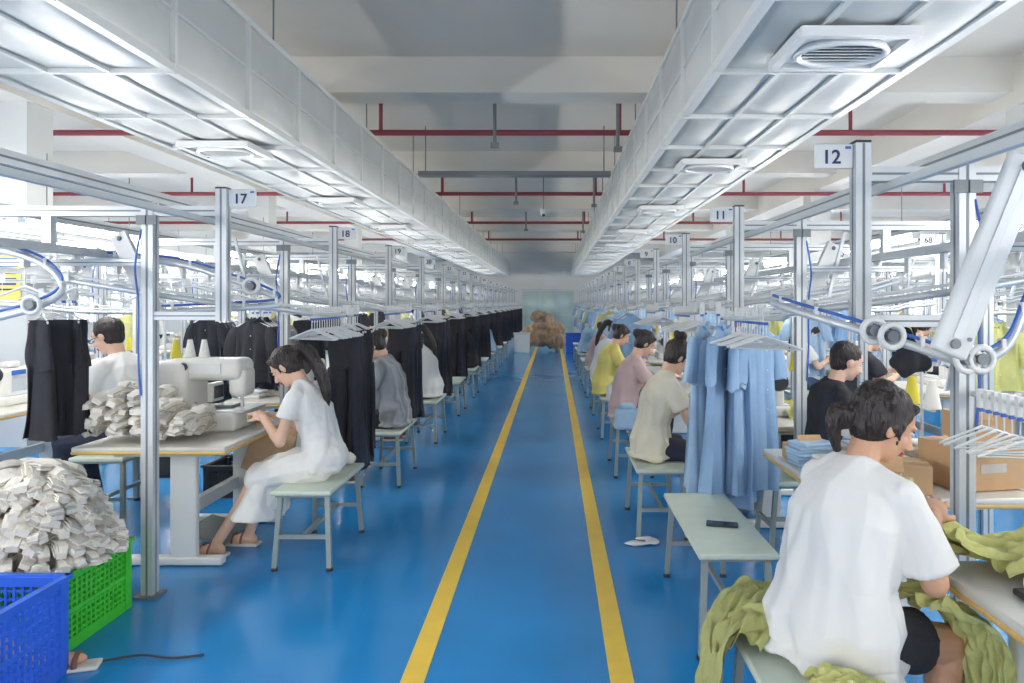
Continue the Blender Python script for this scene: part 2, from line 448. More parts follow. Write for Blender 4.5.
b.box((-.2, 30, 1.15), (2.1, .06, 1.9), 'glass_green')
for x in (-1.25, -.55, .15, .85): b.box((x, 29.95, 1.1), (.05, .06, 2.2), 'alu')
for z in (.1, 1.1, 2.15): b.box((-.2, 29.95, z), (2.1, .06, .05), 'alu')
put(b, 'glass_partition')
b = MB(); c = MB()
for i in range(16):
    z0 = R.uniform(.25, 1.15); c.ell((R.uniform(-.6, .6)*(1.3-z0*.7), R.uniform(-.3, .3), z0), (R.uniform(.2, .36), .3, R.uniform(.18, .3)), 'x')
remesh_into(b, c, 'cl_tan', .04, 2, .09, 4, (8, 18), .0); put(b, 'fabric_pile', (-.2, 24, 0))
for x, m in ((.66, 'crate_blue'), (-1.0, 'plastic_white')):
    b = MB(); b.rbox((0, 0, .3), (.5, .5, .6), .03, m); b.box((0, 0, .62), (.54, .54, .04), m); put(b, 'storage_bin', (x, 23.2, 0))

# ducts
def duct(x0, x1, vents, name):
    b = MB(); z0, z1 = 3.0, 3.70; cx = (x0+x1)/2; W = x1-x0; L0, L1, seg = -2.0, 37., 1.05
    y = L0
    while y < L1:
        y2 = y+seg; k = 8; ringsl = []
        for j in range(k+1):
            t = j/k; bl = .03*sin(pi*t)**.7 if 0 < t < 1 else 0; yy = y+seg*t
            r = []
            for (ax, az, bx, bz, nx, nz, pan) in ((x0, z0, x1, z0, 0, -1, 3), (x1, z0, x1, z1, 1, 0, 2), (x1, z1, x0, z1, 0, 1, 1), (x0, z1, x0, z0, -1, 0, 2)):
                for q in range(12):
                    a = q/12; bb = bl*abs(sin(pan*pi*a))**.6
                    r.append(Vector((ax+(bx-ax)*a+nx*bb, yy, az+(bz-az)*a+nz*bb)))
            ringsl.append(r)
        b.rings(ringsl, 'duct', True, False)
        w = .03
        b.box((cx, y, z0-.014), (W+.05, w, .035), 'duct_rib'); 
        b.box((x0-.014, y, (z0+z1)/2), (.035, w, z1-z0), 'duct_rib'); b.box((x1+.014, y, (z0+z1)/2), (.035, w, z1-z0), 'duct_rib')
        y = y2
    for x in (x0, x1):
        b.box((x, (L0+L1)/2, z0), (.06, L1-L0, .05), 'duct_rib'); b.box((x, (L0+L1)/2, z1), (.05, L1-L0, .04), 'duct_rib')
    for x in (x0+W/3, x0+W*2/3):
        b.box((x, (L0+L1)/2, z0-.012), (.03, L1-L0, .03), 'duct_rib')
    for x in (x0-.008, x1+.008): b.box((x, (L0+L1)/2, (z0+z1)/2), (.02, L1-L0, .016), 'duct_rib')
    b.box((cx, L1, (z0+z1)/2), (W, .04, z1-z0), 'duct'); b.box((cx, L0, (z0+z1)/2), (W, .04, z1-z0), 'duct')
    for yy in range(0, 36, 3):
        for x in (x0+.05, x1-.05): b.cyl((x, yy, z1), (x, yy, 4.38), .008, 'alu_dark', n=6)
    put(b, name)
    for vy in vents:
        v = MB()
        for sx, sy, dx, dy in ((0, -.25, .6, .05), (0, .25, .6, .05), (-.28, 0, .05, .46), (.28, 0, .05, .46)): v.box((sx, sy, -.035), (dx, dy, .05), 'plastic_white')
        v.box((0, 0, -.02), (.54, .46, .02), 'plastic_white')
        n = 28
        def rg(r, z): return [V(r*1.15*cos(2*pi*q/n), r*.9*sin(2*pi*q/n), z) for q in range(n)]
        v.rings([rg(.2, -.03), rg(.215, -.06), rg(.2, -.075), rg(.18, -.06), rg(.178, -.034)], 'plastic_white', True, False)
        v.add(rg(.185, -.036), [tuple(range(n))], 'slot')
        for q in range(-3, 4):
            hx = .2*math.sqrt(max(1-(q*.045/.165)**2, .02))
            v.box((0, q*.045, -.055), (2*hx, .016, .005), 'plastic_white', Matrix.Rotation(radians(38), 3, 'X'))
        put(v, 'air_vent', (cx-.02, vy, z0-.03))
duct(.98, 2.10, [3.8+3.25*i for i in range(9)], 'air_duct')
duct(-3.40, -2.28, [3.05+3.25*i for i in range(10)], 'air_duct')

# pipes
for i in range(4):
    y = 9.2+5.15*i
    b = MB(); b.cyl((-13, y, 3.775), (13, y, 3.775), .038, 'pipe_red')
    for x in (-7, -2, 1.05, 4, 8): 
        b.cyl((x-.2, y, 3.78), (x-.2, y, 4.15), .025, 'pipe_red', n=8); b.cyl((x-.2, y, 4.15), (x-.2, y, 4.2), .04, 'pipe_red', n=8)
    put(b, 'sprinkler_pipe')
    if i < 3:
        for x, z in ((-.72, 3.55), (.8, 3.5)):
            b = MB(); b.cyl((x, y-.3, z), (x, y-.3, 4.39), .022, 'pipe_grey', n=8); b.box((x, y-.3, 4.38), (.12, .12, .02), 'pipe_grey')
            b.box((x, y-.3, z), (.1, .08, .06), 'pipe_grey'); put(b, 'hanger_rod')
b = MB(); b.box((-.6, 11.3, 3.62), (3.0, .2, .07), 'pipe_grey')
for x in (-2, .8): b.cyl((x, 11.3, 3.65), (x, 11.3, 4.38), .01, 'pipe_grey', n=6)
put(b, 'cable_tray')
b = MB(); b.cyl((0, 0, .1), (0, 0, .5), .012, 'pipe_grey'); b.ell((0, 0, .03), (.07, .07, .07), 'plastic_white'); b.ell((0, -.03, .0), (.04, .04, .04), 'dark'); b.cyl((0, 0, .06), (0, 0, .11), .075, 'plastic_white')
b.cyl((0, 0, .5), (0, 0, .92), .012, 'pipe_grey'); put(b, 'security_camera', (-.2, 15.2, 3.46))

# lamps
lm = MB(); lm.box((0, 0, .04), (.06, 1.5, .025), 'plastic_white'); lm.cyl((0, -.72, -.012), (0, .72, -.012), .03, 'tube_light', n=8)
for y in (-.735, .735): lm.box((0, y, .01), (.05, .03, .07), 'plastic_white')
for y in (-.5, .5): lm.cyl((0, y, .04), (0, y, .5), .004, 'pipe_grey', n=5)
lmm = lm.mesh('tube_lamp')
for x in (-3.62, 3.1, -6.6, 6.1, -9.4, 9.2):
    for i in range(12):
        if abs(x) < 4: y = (5.65 if x < 0 else 6.9)+2.85*(i-2)
        else: y = 1.2+3.0*i
        put(lmm, 'tube_lamp', (x, y, 2.17 if abs(x) < 4 else 2.4))

# ---------------------------------------------------------------- line furniture
def frame_mesh(near=True):
    b = MB()
    b.extr((0, 0, 1.5), (0, 0, 2.22), .06); b.box((0, 0, 2.225), (.06, .06, .01), 'dark')
    b.extr((.4, 0, 0.01), (.4, 0, 2.15), .065); b.box((.4, 0, .008), (.12, .12, .016), 'alu_dark')
    b.extr((1.6, 0, 0.01), (1.6, 0, 2.15), .065); b.box((1.6, 0, .008), (.12, .12, .016), 'alu_dark')
    b.extr((.03, 0, 2.1), (1.6, 0, 2.1), .055)
    b.extr((-.02, 0, 1.53), (.44, 0, 1.53), .045)
    b.extr((.4, 0, 1.82), (1.6, 0, 1.82), .035)
    for x in (.37, .43): b.box((x, -.035, 2.05), (.05, .012, .05), 'alu_dark')
    b.beam((.95, .0, 2.08), (.95, .0, 1.92), .05, .05, 'alu')
    a = V(.72, .25, 2.0); c = V(.5, .22, 1.55); b.beam(a, c, .03, .10, 'plastic_white')
    for t in (.06, .94): q = a.lerp(c, t); b.ell(q-V(0, .02, 0), (.014, .008, .014), 'alu_dark')
    b.tube(catmull([(.43, -.03, 2.0), (.455, -.045, 1.8), (.44, -.04, 1.6), (.44, -.04, 1.3), (.43, -.038, 1.1)], 5), .006, 'plastic_blue', 6)
    return b
def trolley(b, q, r=.036):
    b.tube([q+V(-r*cos(t), -.02, r*sin(t)) for t in [2*pi*j/14 for j in range(14)]], r*.3, 'plastic_white', 6, closed=True)
    b.cyl(q+V(0, -.035, 0), q+V(0, .02, 0), r*.5, 'alu_dark', n=10)
def loop_mesh(xo, y1):
    b = MB()
    p = catmull([(1.0, .1, 1.74), (.5, .08, 1.66), (.1, .12, 1.60), (-.1+xo*.5, .26, 1.56), (xo, .55, 1.53), (xo, y1-.4, 1.51), (xo+.1, y1-.12, 1.51), (.3, y1, 1.55), (.7, y1, 1.64), (1.05, y1-.02, 1.74)], 8)
    b.tube(p, .015, 'alu', 8); b.tube([q+V(0, 0, .030) for q in p], .007, 'plastic_white', 6)
    for i in (2, 22, 40, 66):
        if i < len(p): b.box(p[i]+V(0, 0, .02), (.03, .05, .05), 'plastic_white')
    for i in (62,):
        b.beam(p[i]+V(0, 0, .02), p[i]+V(.12, 0, .5), .02, .02, 'alu')
    for i in (56, 60): trolley(b, p[i])
    return b
def table_mesh():
    b = MB()
    b.rbox((.46, .55, .725), (.92, 1.1, .03), .012, 'table_top'); b.rbox((.46, .55, .705), (.925, 1.105, .022), .01, 'wood_edge')
    for y in (.12, .98):
        b.rbox((.42, y, .03), (.72, .07, .05), .012, 'steel_white'); b.rbox((.3, y, .37), (.16, .05, .66), .01, 'steel_white')
        b.box((.42, y, .68), (.6, .05, .03), 'steel_white')
        for x in (.1, .74): b.cyl((x, y, 0), (x, y, .01), .025, 'dark')
    b.box((.36, .55, .3), (.05, .86, .08), 'steel_white')
    b.rbox((.5, .4, .58), (.2, .2, .2), .03, 'dark'); b.box((.3, .55, .08), (.28, .4, .02), 'alu_dark', Matrix.Rotation(radians(-15), 3, 'Y'))
    b.cyl((.45, .55, .1), (.45, .55, .5), .008, 'alu_dark', n=6)
    return b
def machine_mesh():
    b = MB()
    b.rbox((0, 0, .04), (.19, .5, .08), .02, 'machine_white'); b.rbox((0, .0, .085), (.17, .46, .012), .004, 'alu')
    b.rbox((0, -.17, .17), (.1, .12, .2), .025, 'machine_white')
    b.rbox((0, .0, .265), (.1, .46, .095), .03, 'machine_white'); b.rbox((0, .19, .2), (.09, .085, .15), .02, 'machine_white')
    b.cyl((-.01, .2, .14), (-.01, .2, .09), .008, 'alu', n=8); b.box((-.02, .2, .095), (.04, .02, .006), 'alu')
    b.tube([(0, -.24, .265), (0, -.26, .265), (0, -.28, .265)], [.065, .07, .06], 'dark', 18); b.rbox((.0, -.08, .34), (.08, .14, .05), .015, 'machine_white')
    for y in (.1, .15): b.cyl((-.05, y, .26), (-.075, y, .26), .014, 'alu', n=10)
    b.box((-.052, -.05, .27), (.004, .16, .04), 'plastic_blue')
    b.cyl((.2, -.1, -.01), (.2, -.1, .62), .008, 'alu', n=8); b.beam((.2, -.22, .32), (.2, .02, .32), .02, .01, 'alu'); b.beam((.2, -.22, .6), (.2, .02, .6), .01, .01, 'alu')
    for y, m in ((-.2, 'thread'), (0, 'thread_y')): b.cyl((.2, y, .33), (.2, y, .47), .045, m, .018, n=14)
    b.rbox((-.02, .33, .14), (.03, .14, .1), .01, 'machine_white')
    return b
def big_machine():
    b = MB()
    b.rbox((0, 0, .06), (.62, .55, .12), .03, 'machine_white'); b.rbox((.2, 0, .28), (.26, .36, .36), .05, 'machine_white')
    b.rbox((-.03, 0, .40), (.50, .26, .15), .05, 'machine_white'); b.rbox((-.24, 0, .31), (.12, .2, .2), .04, 'machine_white')
    b.cyl((-.24, 0, .22), (-.24, 0, .13), .012, 'alu'); b.box((-.24, 0, .125), (.2, .4, .01), 'alu'); b.box((-.1, 0, .14), (.2, .12, .02), 'alu_dark')
    b.box((-.05, -.135, .41), (.2, .006, .07), 'alu'); b.box((.2, -.184, .3), (.12, .006, .2), 'steel_white'); b.cyl((.1, -.14, .42), (.1, -.16, .42), .03, 'dark')
    for x, m in ((.05, 'thread'), (.15, 'thread'), (.25, 'thread_y')):
        b.cyl((x, .05, .47), (x, .05, .6), .04, m, .016, n=14)
    b.cyl((.3, .0, .4), (.3, 0, .85), .008, 'alu'); b.beam((.0, 0, .85), (.3, 0, .85), .01, .01, 'alu')
    b.rbox((.1, .32, .2), (.05, .18, .14), .01, 'machine_white'); b.box((.072, .32, .2), (.004, .14, .09), 'screen')
    return b
def bench_mesh(L):
    b = MB(); b.rbox((0, 0, .468), (.36, L, .028), .01, 'bench_top'); b.box((0, 0, .448), (.32, L-.06, .02), 'bench_leg')
    for sx in (-1, 1):
        for sy in (-1, 1):
            b.beam((sx*.14, sy*(L/2-.07), .45), (sx*.165, sy*(L/2-.03), .012), .028, .028, 'bench_leg'); b.cyl((sx*.165, sy*(L/2-.03), 0), (sx*.165, sy*(L/2-.03), .02), .02, 'dark')
    for sy in (-1, 1): b.beam((-.155, sy*(L/2-.045), .2), (.155, sy*(L/2-.045), .2), .024, .024, 'bench_leg')
    b.beam((0, -(L/2-.045), .2), (0, L/2-.045, .2), .024, .024, 'bench_leg')
    return b
def hanger(b, o, M, w=.2):
    b.tube([o+M@V(0, 0, 0), o+M@V(.012, 0, .03), o+M@V(0, 0, .055), o+M@V(-.015, 0, .04)], .003, 'alu', 5)
    b.cyl(o, o+V(0, 0, -.06), .003, 'alu', n=5)
    b.tube([o+M@V(-w, 0, -.115), o+M@V(-w*.5, 0, -.085), o+M@V(0, 0, -.055), o+M@V(w*.5, 0, -.085), o+M@V(w, 0, -.115)], .005, 'plastic_white', 6)
    b.tube([o+M@V(-w, 0, -.115), o+M@V(w, 0, -.12)], .003, 'alu', 5)
    b.box(o+V(0, 0, .05), (.03, .02, .07), 'plastic_white'); b.box(o+V(0, 0, .01), (.02, .010, .02), 'plastic_blue')
def hung_loft(b, o, M, prof, mat, seed, n=28, cx=lambda v: 0, amp=.022, fq=3):
    rg = random.Random(seed); p1 = rg.uniform(0, 6); p2 = rg.uniform(0, 6); rs = []
    k = 14
    L = prof[-1][0]; w = prof[0][1]; th = prof[0][2]
    for i in range(k+1):
        v = prof[0][0]+(L-prof[0][0])*i/k
        for j in range(len(prof)-1):
            if prof[j][0] <= v <= prof[j+1][0]+1e-6:
                t = (v-prof[j][0])/(prof[j+1][0]-prof[j][0]); w = prof[j][1]*(1-t)+prof[j+1][1]*t; th = prof[j][2]*(1-t)+prof[j+1][2]*t
        r = []; vv = v/L
        for q in range(n):
            a = 2*pi*q/n; x = w*cos(a); uu = cos(a)
            y = th*sin(a)*(1+.35*sin(5*a+p1)*vv)+amp*vv*(sin(fq*pi*uu+p1+vv)+.6*sin(fq*1.9*pi*uu+p2))
            r.append(o+M@V(x+cx(v)+.012*vv*sin(6*vv+p2), y, -v+.012*vv*sin(4*uu+p2)))
        rs.append(r)
    b.rings(rs, mat, True)
def hung_shirt(b, o, ang, mat, seed, L=.85, amp=.026, wk=1.):
    M = Matrix.Rotation(ang, 3, 'Z'); hanger(b, o, M, .17)
    hung_loft(b, o+V(0, 0, -.03), M, [(.03, .045, .02), (.06, .09, .03), (.10, .185, .03), (.3, .175*wk, .035), (L, .225*wk, .055)], mat, seed, 40, amp=amp)
    for sg in (-1, 1):
        hung_loft(b, o+V(0, 0, -.03), M, [(.09, .04, .022), (.14, .065, .03), (.36, .07, .03)], mat, seed+sg, 14, lambda v, sg=sg: sg*(.165+.26*(v-.08)), .01)
        b.beam(o+M@V(0, -.03, -.075), o+M@V(sg*.05, -.026, -.045), .02, .03, mat)
    for z in (.2, .32, .44, .56): b.ell(o+M@V(.005, -.04-.02*z, -z), (.006, .003, .006), 'plastic_white', None, 8, 5)
def hung_trouser(b, o, ang, mat, seed, L=1.05):
    M = Matrix.Rotation(ang, 3, 'Z'); hanger(b, o, M, .13)
    hung_loft(b, o+V(0, 0, -.08), M, [(.02, .12, .02), (.08, .125, .03), (.3, .13, .04)], mat, seed, 24, amp=.01)
    for sg in (-1, 1):
        hung_loft(b, o+V(0, 0, -.08), M, [(.28, .066, .04), (.6, .07, .04), (L, .075, .045)], mat, seed*3+sg, 20, lambda v, sg=sg: sg*(.062+.03*(v-.28)), .02, 2)
def cluster(kind, n, dy, mats, jit, L, seed):
    b = MB(); rg = random.Random(seed)
    for i in range(n):
        o = V(rg.uniform(-.02, .02), i*dy, 0)
        (hung_shirt if kind == 's' else hung_trouser)(b, o, rg.uniform(-jit, jit), rg.choice(mats), seed*50+i, L*rg.uniform(.9, 1.03))
    return b.mesh('c')
FRM = frame_mesh(); FR = FRM.mesh('fr'); FL = FRM.mesh('fl', True)
TB = table_mesh(); TR = TB.mesh('tr'); TL = TB.mesh('tl', True)
MC = machine_mesh(); MR = MC.mesh('mr'); ML = MC.mesh('ml', True)
LR = loop_mesh(-.15, 1.9).mesh('lr'); LL = loop_mesh(-.3, 1.78).mesh('ll', True)
BN = bench_mesh(.78).mesh('bn'); BN2 = bench_mesh(1.04).mesh('bn2')
TRO = [cluster('t', 7, .065, ['cl_black', 'cl_black', 'cl_navy'], .6, 1.0, s) for s in (1, 2, 3)]
SHR = [cluster('s', 5, .09, ['cl_blue', 'cl_blue2'], .9, .8, s) for s in (4, 5)]
MIX = cluster('s', 6, .08, ['cl_black', 'cl_navy', 'cl_grey'], .7, .65, 9)
CRM = cluster('s', 5, .09, ['cl_cream', 'cl_white', 'cl_green'], .7, .6, 10)
EMP = MB()
for i in range(12): hanger(EMP, V(0, i*.05, 0), Matrix.Rotation(R.uniform(-.5, .5), 3, 'Z'), .17)
EMP = EMP.mesh('emp')
STK = []
for s_, ms in ((1, ('cl_white', 'bundle', 'cl_blue')), (2, ('cl_cream', 'cl_green', 'bundle')), (3, ('bundle', 'cl_white', 'cl_grey'))):
    b = MB(); rg = random.Random(s_)
    for c in range(3):
        x0, y0 = rg.uniform(-.1, .1), -.25+c*.22
        for k in range(rg.randint(4, 9)):
            b.rbox((x0+rg.uniform(-.015, .015), y0+rg.uniform(-.012, .012), .01+.018*k), (.2, .15, .018), .008, ms[c], Matrix.Rotation(rg.uniform(-.2, .2), 3, 'Z'), 2)
    STK.append(b.mesh('stk'))

def sign(x, y, z, t):
    e = bpy.data.objects.new('station_sign', None); COL.objects.link(e); e.location = (x, y, z)
    b = MB(); b.rbox((0, 0, 0), (.15, .012, .095), .005, 'plastic_white'); b.box((.0, .01, .0), (.04, .02, .03), 'alu_dark')
    b.box((.055, -.0075, .033), (.022, .002, .01), 'plastic_blue'); put(b, 'plate', parent=e)
    c = bpy.data.curves.new('txt', 'FONT'); c.body = t; c.size = .075; c.align_x = 'CENTER'; c.align_y = 'CENTER'; c.extrude = .001; c.offset = .0012
    o = bpy.data.objects.new('number', c); COL.objects.link(o); o.data.materials.append(MATS['text_blue'])
    o.rotation_euler = (pi/2, 0, 0); o.location = (-.01, -.008, -.006); o.parent = e

BG = [build_person('w1', 'cl_white', 'cl_denim', hair='pony', vox=.014, seed=1, pitch=35),
      build_person('w2', 'cl_blue', 'cl_black', hair='bun', vox=.014, seed=2, lean=20),
      build_person('w3', 'cl_pink', 'cl_black', hair='lowbun', vox=.014, seed=3, lean=18),
      build_person('w4', 'cl_black', 'cl_navy', hair='short', vox=.012, seed=4, lean=12, pitch=20),
      build_person('w5', 'cl_yellow', 'cl_denim', hair='bun', vox=.013, seed=5, lean=15)]

def line(sg, X0, Y0, pitch, n, lvl, labels=None):
    F = FR if sg > 0 else FL; T = TR if sg > 0 else TL; Mx = MR if sg > 0 else ML; LP = LR if sg > 0 else LL
    yL = Y0+pitch*(n-1)
    b = MB()
    for x, z, w in ((.4, 2.165, .06), (1.6, 2.165, .06)): b.extr((x, Y0-1.5, z+.016), (x, yL+.5, z+.016), w)
    b.beam((.95, Y0-1.5, 1.9), (.95, yL+.5, 1.9), .08, .045, 'alu')
    b.beam((.12, Y0-1.5, 2.06), (.12, yL+.5, 2.06), .03, .03, 'steel_white')
    y = Y0-1.4; rg = random.Random(int(X0*10))
    while y < yL:
        b.box((.95, y, 1.83), (.02, .05, .09), 'plastic_white'); b.cyl((.95, y, 1.8), (.95, y, 1.68), .004, 'alu', n=5)
        if rg.random() < .5: b.tube([(.80, y, 1.63), (.95, y, 1.69), (1.1, y, 1.63)], .007, 'plastic_white', 5)
        y += .4
    put(b.mesh('ov', sg < 0), 'overhead_conveyor', (sg*X0, 0, 0))
    for i in range(n):
        y = Y0+pitch*i
        put(F, 'station_frame', (sg*X0, y, 0)); 
        near0 = (sg < 0 and lvl == 1 and i == 0)
        if lvl < 3 and not (lvl == 1 and i == 0): put(LP, 'hanging_rail', (sg*X0, y, 0))
        if near0: sign(-1.69, y-.01, 2.17, '16'); continue
        put(T, 'sewing_table', (sg*(X0+(.15 if sg < 0 else .04)), y+.35, 0))
        if not (sg < 0 and lvl == 1 and i == 1): put(Mx, 'sewing_machine', (sg*(X0+.5), y+1.0, .741))
        if not (lvl == 1 and i < 2): put(STK[(i+lvl) % 3], 'fabric_stack', (sg*(X0+.84), y+.85, .741))
        if lvl < 3 and labels: sign(sg*(X0-.11), y-.01, 2.17, str(labels+(i if sg < 0 else -i)) if (sg < 0 or labels-i > 0) else str(60+i))
    return yL
line(-1, 1.8, 1.95, 1.98, 17, 1, 16)
line(1, 1.2, .96, 1.85, 18, 1, 13)
line(-1, 4.1, 3.2, 1.98, 15, 2, 47)
line(1, 3.5, 2.6, 1.95, 15, 2, 70)
line(-1, 6.7, 5.5, 2.3, 12, 3); line(1, 6.1, 4.2, 2.3, 12, 3)
line(-1, 9.3, 8.5, 2.6, 9, 3); line(1, 8.7, 7.0, 2.6, 10, 3)
# curved feed rails of the nearest stations
def crail(P, troll, r=.017):
    b = MB(); p = catmull(P, 10); b.tube(p, r, 'alu', 10); b.tube([q+V(0, 0, r*2.0) for q in p], .007, 'plastic_blue', 6)
    for i in range(4, len(p), 9): b.box(p[i]+V(0, 0, r), (.014, .03, .05), 'plastic_white')
    for i in troll: trolley(b, p[i]+V(0, -.02, .01), .042)
    put(b, 'curved_hanging_rail')
crail([(.98, 3.2, 1.60), (1.02, 2.95, 1.56), (1.15, 2.72, 1.50), (1.32, 2.62, 1.44), (1.48, 2.58, 1.39), (1.62, 2.58, 1.44), (1.72, 2.62, 1.60), (1.86, 2.68, 1.84)], (22, 25, 39, 42))
crail([(-2.85, 4.4, 1.88), (-2.29, 4.32, 1.84), (-1.90, 4.22, 1.74), (-1.62, 4.16, 1.64), (-1.58, 4.12, 1.59), (-1.78, 4.08, 1.57), (-2.2, 4.05, 1.55)], (25,))
crail([(-3.3, 3.75, 1.92), (-2.95, 3.72, 1.89), (-2.63, 3.68, 1.81), (-2.48, 3.64, 1.68), (-2.58, 3.6, 1.58), (-2.9, 3.58, 1.50), (-3.3, 3.6, 1.48)], (40,))

# garments on lines
zr = 1.50
for i in range(1, 16):
    y = 1.95+1.98*i
    put(TRO[i % 3], 'hanging_trousers', (-1.5, y+1.22, zr))
    put(EMP, 'hanger_row', (-1.5, y+.55, zr-.01))
b = MB(); rg = random.Random(21)
for i in range(6):
    hung_shirt(b, V(-.17+.066*i, rg.uniform(-.03, .03)+(-.10 if i % 2 else .06), rg.uniform(-.03, .02)), radians(rg.uniform(42, 72)), ['cl_blue', 'cl_blue2'][i % 2], 300+i, rg.uniform(.95, 1.15), .042, .85)
put(b, 'hanging_shirts', (1.11, 4.50, zr+.01))
for i in range(1, 17):
    y = .96+1.85*i
    if i == 1: put(EMP, 'hanger_row', (1.05, 3.55, zr-.01))
    elif i in (2, 3): put(EMP, 'hanger_row', (1.05, y+.9, zr-.01)); put(EMP, 'hanger_row', (1.05, y+.3, zr+.02))
    else: put(SHR[i % 2] if i % 3 else CRM, 'hanging_shirts', (1.07, y+1.3, zr))
for i in range(15):
    y = 3.2+1.98*i
    if i != 1: put([MIX, TRO[0], MIX, CRM][i % 4], 'hanging_garments', (-3.82, y+.8, zr))
    y = 2.6+1.95*i
    put([SHR[1], CRM, EMP][i % 3], 'hanging_garments', (3.35, y+.9, zr))
for i in range(12):
    put([CRM, MIX][i % 2], 'hanging_garments', (-6.5, 6.5+2.3*i, 1.5)); put([SHR[0], CRM][i % 2], 'hanging_garments', (5.9, 5.2+2.3*i, 1.5))
b = MB()
for i in range(4): hung_trouser(b, V(0+.022*i, i*.06, 0), (-.75, .8, .5, -.8)[i], 'cl_black', 77+i, .70)
put(b, 'hanging_garments', (-2.98, 4.2, 1.60))
put(MIX, 'hanging_garments', (-2.75, 6.6, 1.5)); put(TRO[1], 'hanging_garments', (-2.85, 8.2, 1.5))

# ---------------------------------------------------------------- benches and workers
for y in (4.66, 6.6, 8.55, 10.55, 12.5, 14.5, 16.5, 18.5, 20.5): put(BN, 'bench', (-1.5, y, 0))
put(BN2, 'bench', (.83, 3.72, 0)); put(BN, 'bench', (.79, 2.16, 0))
for y in (5.22, 6.95, 8.8, 10.6, 12.5, 14.4, 16.2, 18.1, 20): put(BN, 'bench', (.74, y, 0))
W1 = build_person('w', 'cl_white', 'cl_black', 'shorts', 'lowbun', lean=16, pitch=24, hyaw=-26, hr=(.36, -.10, .90), hl=(.40, .10, .90), bulk=1.07, vox=.006, skin='skin_tan', seed=11, sleeve=.78, spread=.13, sloose=1.05, shk=.95, drape=.013, wr=.018)
put(W1, 'seamstress', (.87, 2.26, 0), radians(28))
W2 = build_person('w', 'cl_white', 'cl_white', 'skirt', 'pony', lean=17, pitch=38, hr=(.36, -.08, .86), hl=(.36, .08, .87), bulk=.9, vox=.007, seed=12, knee=(.38, .50), foot=.60, sleeve=.45, wr=.014)
put(W2, 'seamstress', (-1.47, 4.62, 0), radians(176))
W3 = build_person('w', 'cl_cream', 'cl_navy', 'shorts', 'topbun', lean=14, pitch=30, vox=.008, seed=13, hr=(.38, -.1, .92), hl=(.38, .1, .9), wr=.016)
put(W3, 'seamstress', (.70, 5.2, 0), radians(8))
W4 = build_person('w', 'cl_pink', 'cl_black', 'full', 'bun', lean=14, pitch=30, vox=.01, seed=14)
put(W4, 'seamstress', (.68, 6.95, 0), radians(5))
W6 = build_person('w', 'cl_stripe', 'cl_black', 'full', 'bun', lean=10, pitch=30, vox=.01, seed=15, bulk=1.1)
put(W6, 'seamstress', (-1.45, 6.55, 0), radians(182))
M1 = build_person('w', 'cl_white', 'cl_navy', 'full', 'short', lean=10, pitch=20, vox=.009, seed=16, glasses=True, bulk=1.05, hr=(.4, -.1, .8))
put(M1, 'tailor', (-3.2, 5.45, 0), radians(176), sc=1.10); put(BN, 'bench', (-3.2, 5.45, 0), sc=1.07)
put(BG[4], 'garment_worker', (.62, 8.8, 0)); put(BG[0], 'garment_worker', (.7, 10.6, 0)); put(BG[2], 'garment_worker', (.7, 12.5, 0)); put(BG[1], 'garment_worker', (.7, 16.2, 0))
for y, k in ((8.5, 0), (12.5, 3), (16.5, 1)): put(BG[k], 'garment_worker', (-1.45, y, 0), pi)
put(BG[3], 'garment_worker', (1.72, 4.66, 0), 0); put(BN, 'bench', (1.72, 4.66, 0), pi/2)
for x, rz, ys in ((-3.8, pi, (8.1, 12.1, 16, 20)), (3.15, 0, (7.5, 9.4, 13.2, 19)), (-6.4, pi, (7.2, 9.5, 14, 18.6)), (5.75, 0, (7.0, 11.6, 16.2))):
    for j, y in enumerate(ys): put(BG[(j*2+int(abs(x))) % 5], 'garment_worker', (x, y, 0), rz); put(BN, 'bench', (x, y, 0))

# ---------------------------------------------------------------- near left props
put(big_machine().mesh('bm', True), 'pattern_sewing_machine', (-2.42, 5.05, .741))
def bundles(n, fx, seed, sc=1.):
    b = MB(); rg = random.Random(seed)
    for i in range(n):
        p, a, tilt = fx(i, rg)
        Mz = Matrix.Rotation(a, 3, 'Z') @ Matrix.Rotation(tilt, 3, 'X') @ Matrix.Rotation(rg.uniform(-.3, .3), 3, 'Y')
        L = rg.uniform(.12, .18)*sc; w = rg.uniform(.045, .075)*sc
        for k in range(3):
            rs = []
            for j in range(6):
                t = j/5; x = (t-.5)*L; z = .016*sin(pi*t)*(1+k*.2)+k*.010; ww = w*(.75+.25*sin(pi*t))
                th = .0038
                rs.append([p+Mz@V(x, -ww/2, z-th), p+Mz@V(x, ww/2, z-th), p+Mz@V(x, ww/2*1.02, z+th), p+Mz@V(x, 0, z+th*2), p+Mz@V(x, -ww/2, z+th)])
            b.rings(rs, 'bundle' if rg.random() < .75 else 'bundle2', False)
    return b
def heap(i, rg):
    r = math.sqrt(rg.random()); a = rg.uniform(0, 2*pi); x = .40*r*cos(a); y = .33*r*sin(a)
    z = .30+.50*(1-r**2.6)*rg.uniform(.86, 1)
    return V(x, y, z), round(a*2)/2+rg.uniform(-.4, .4), rg.uniform(-.5, .5)+.35*sin(a)
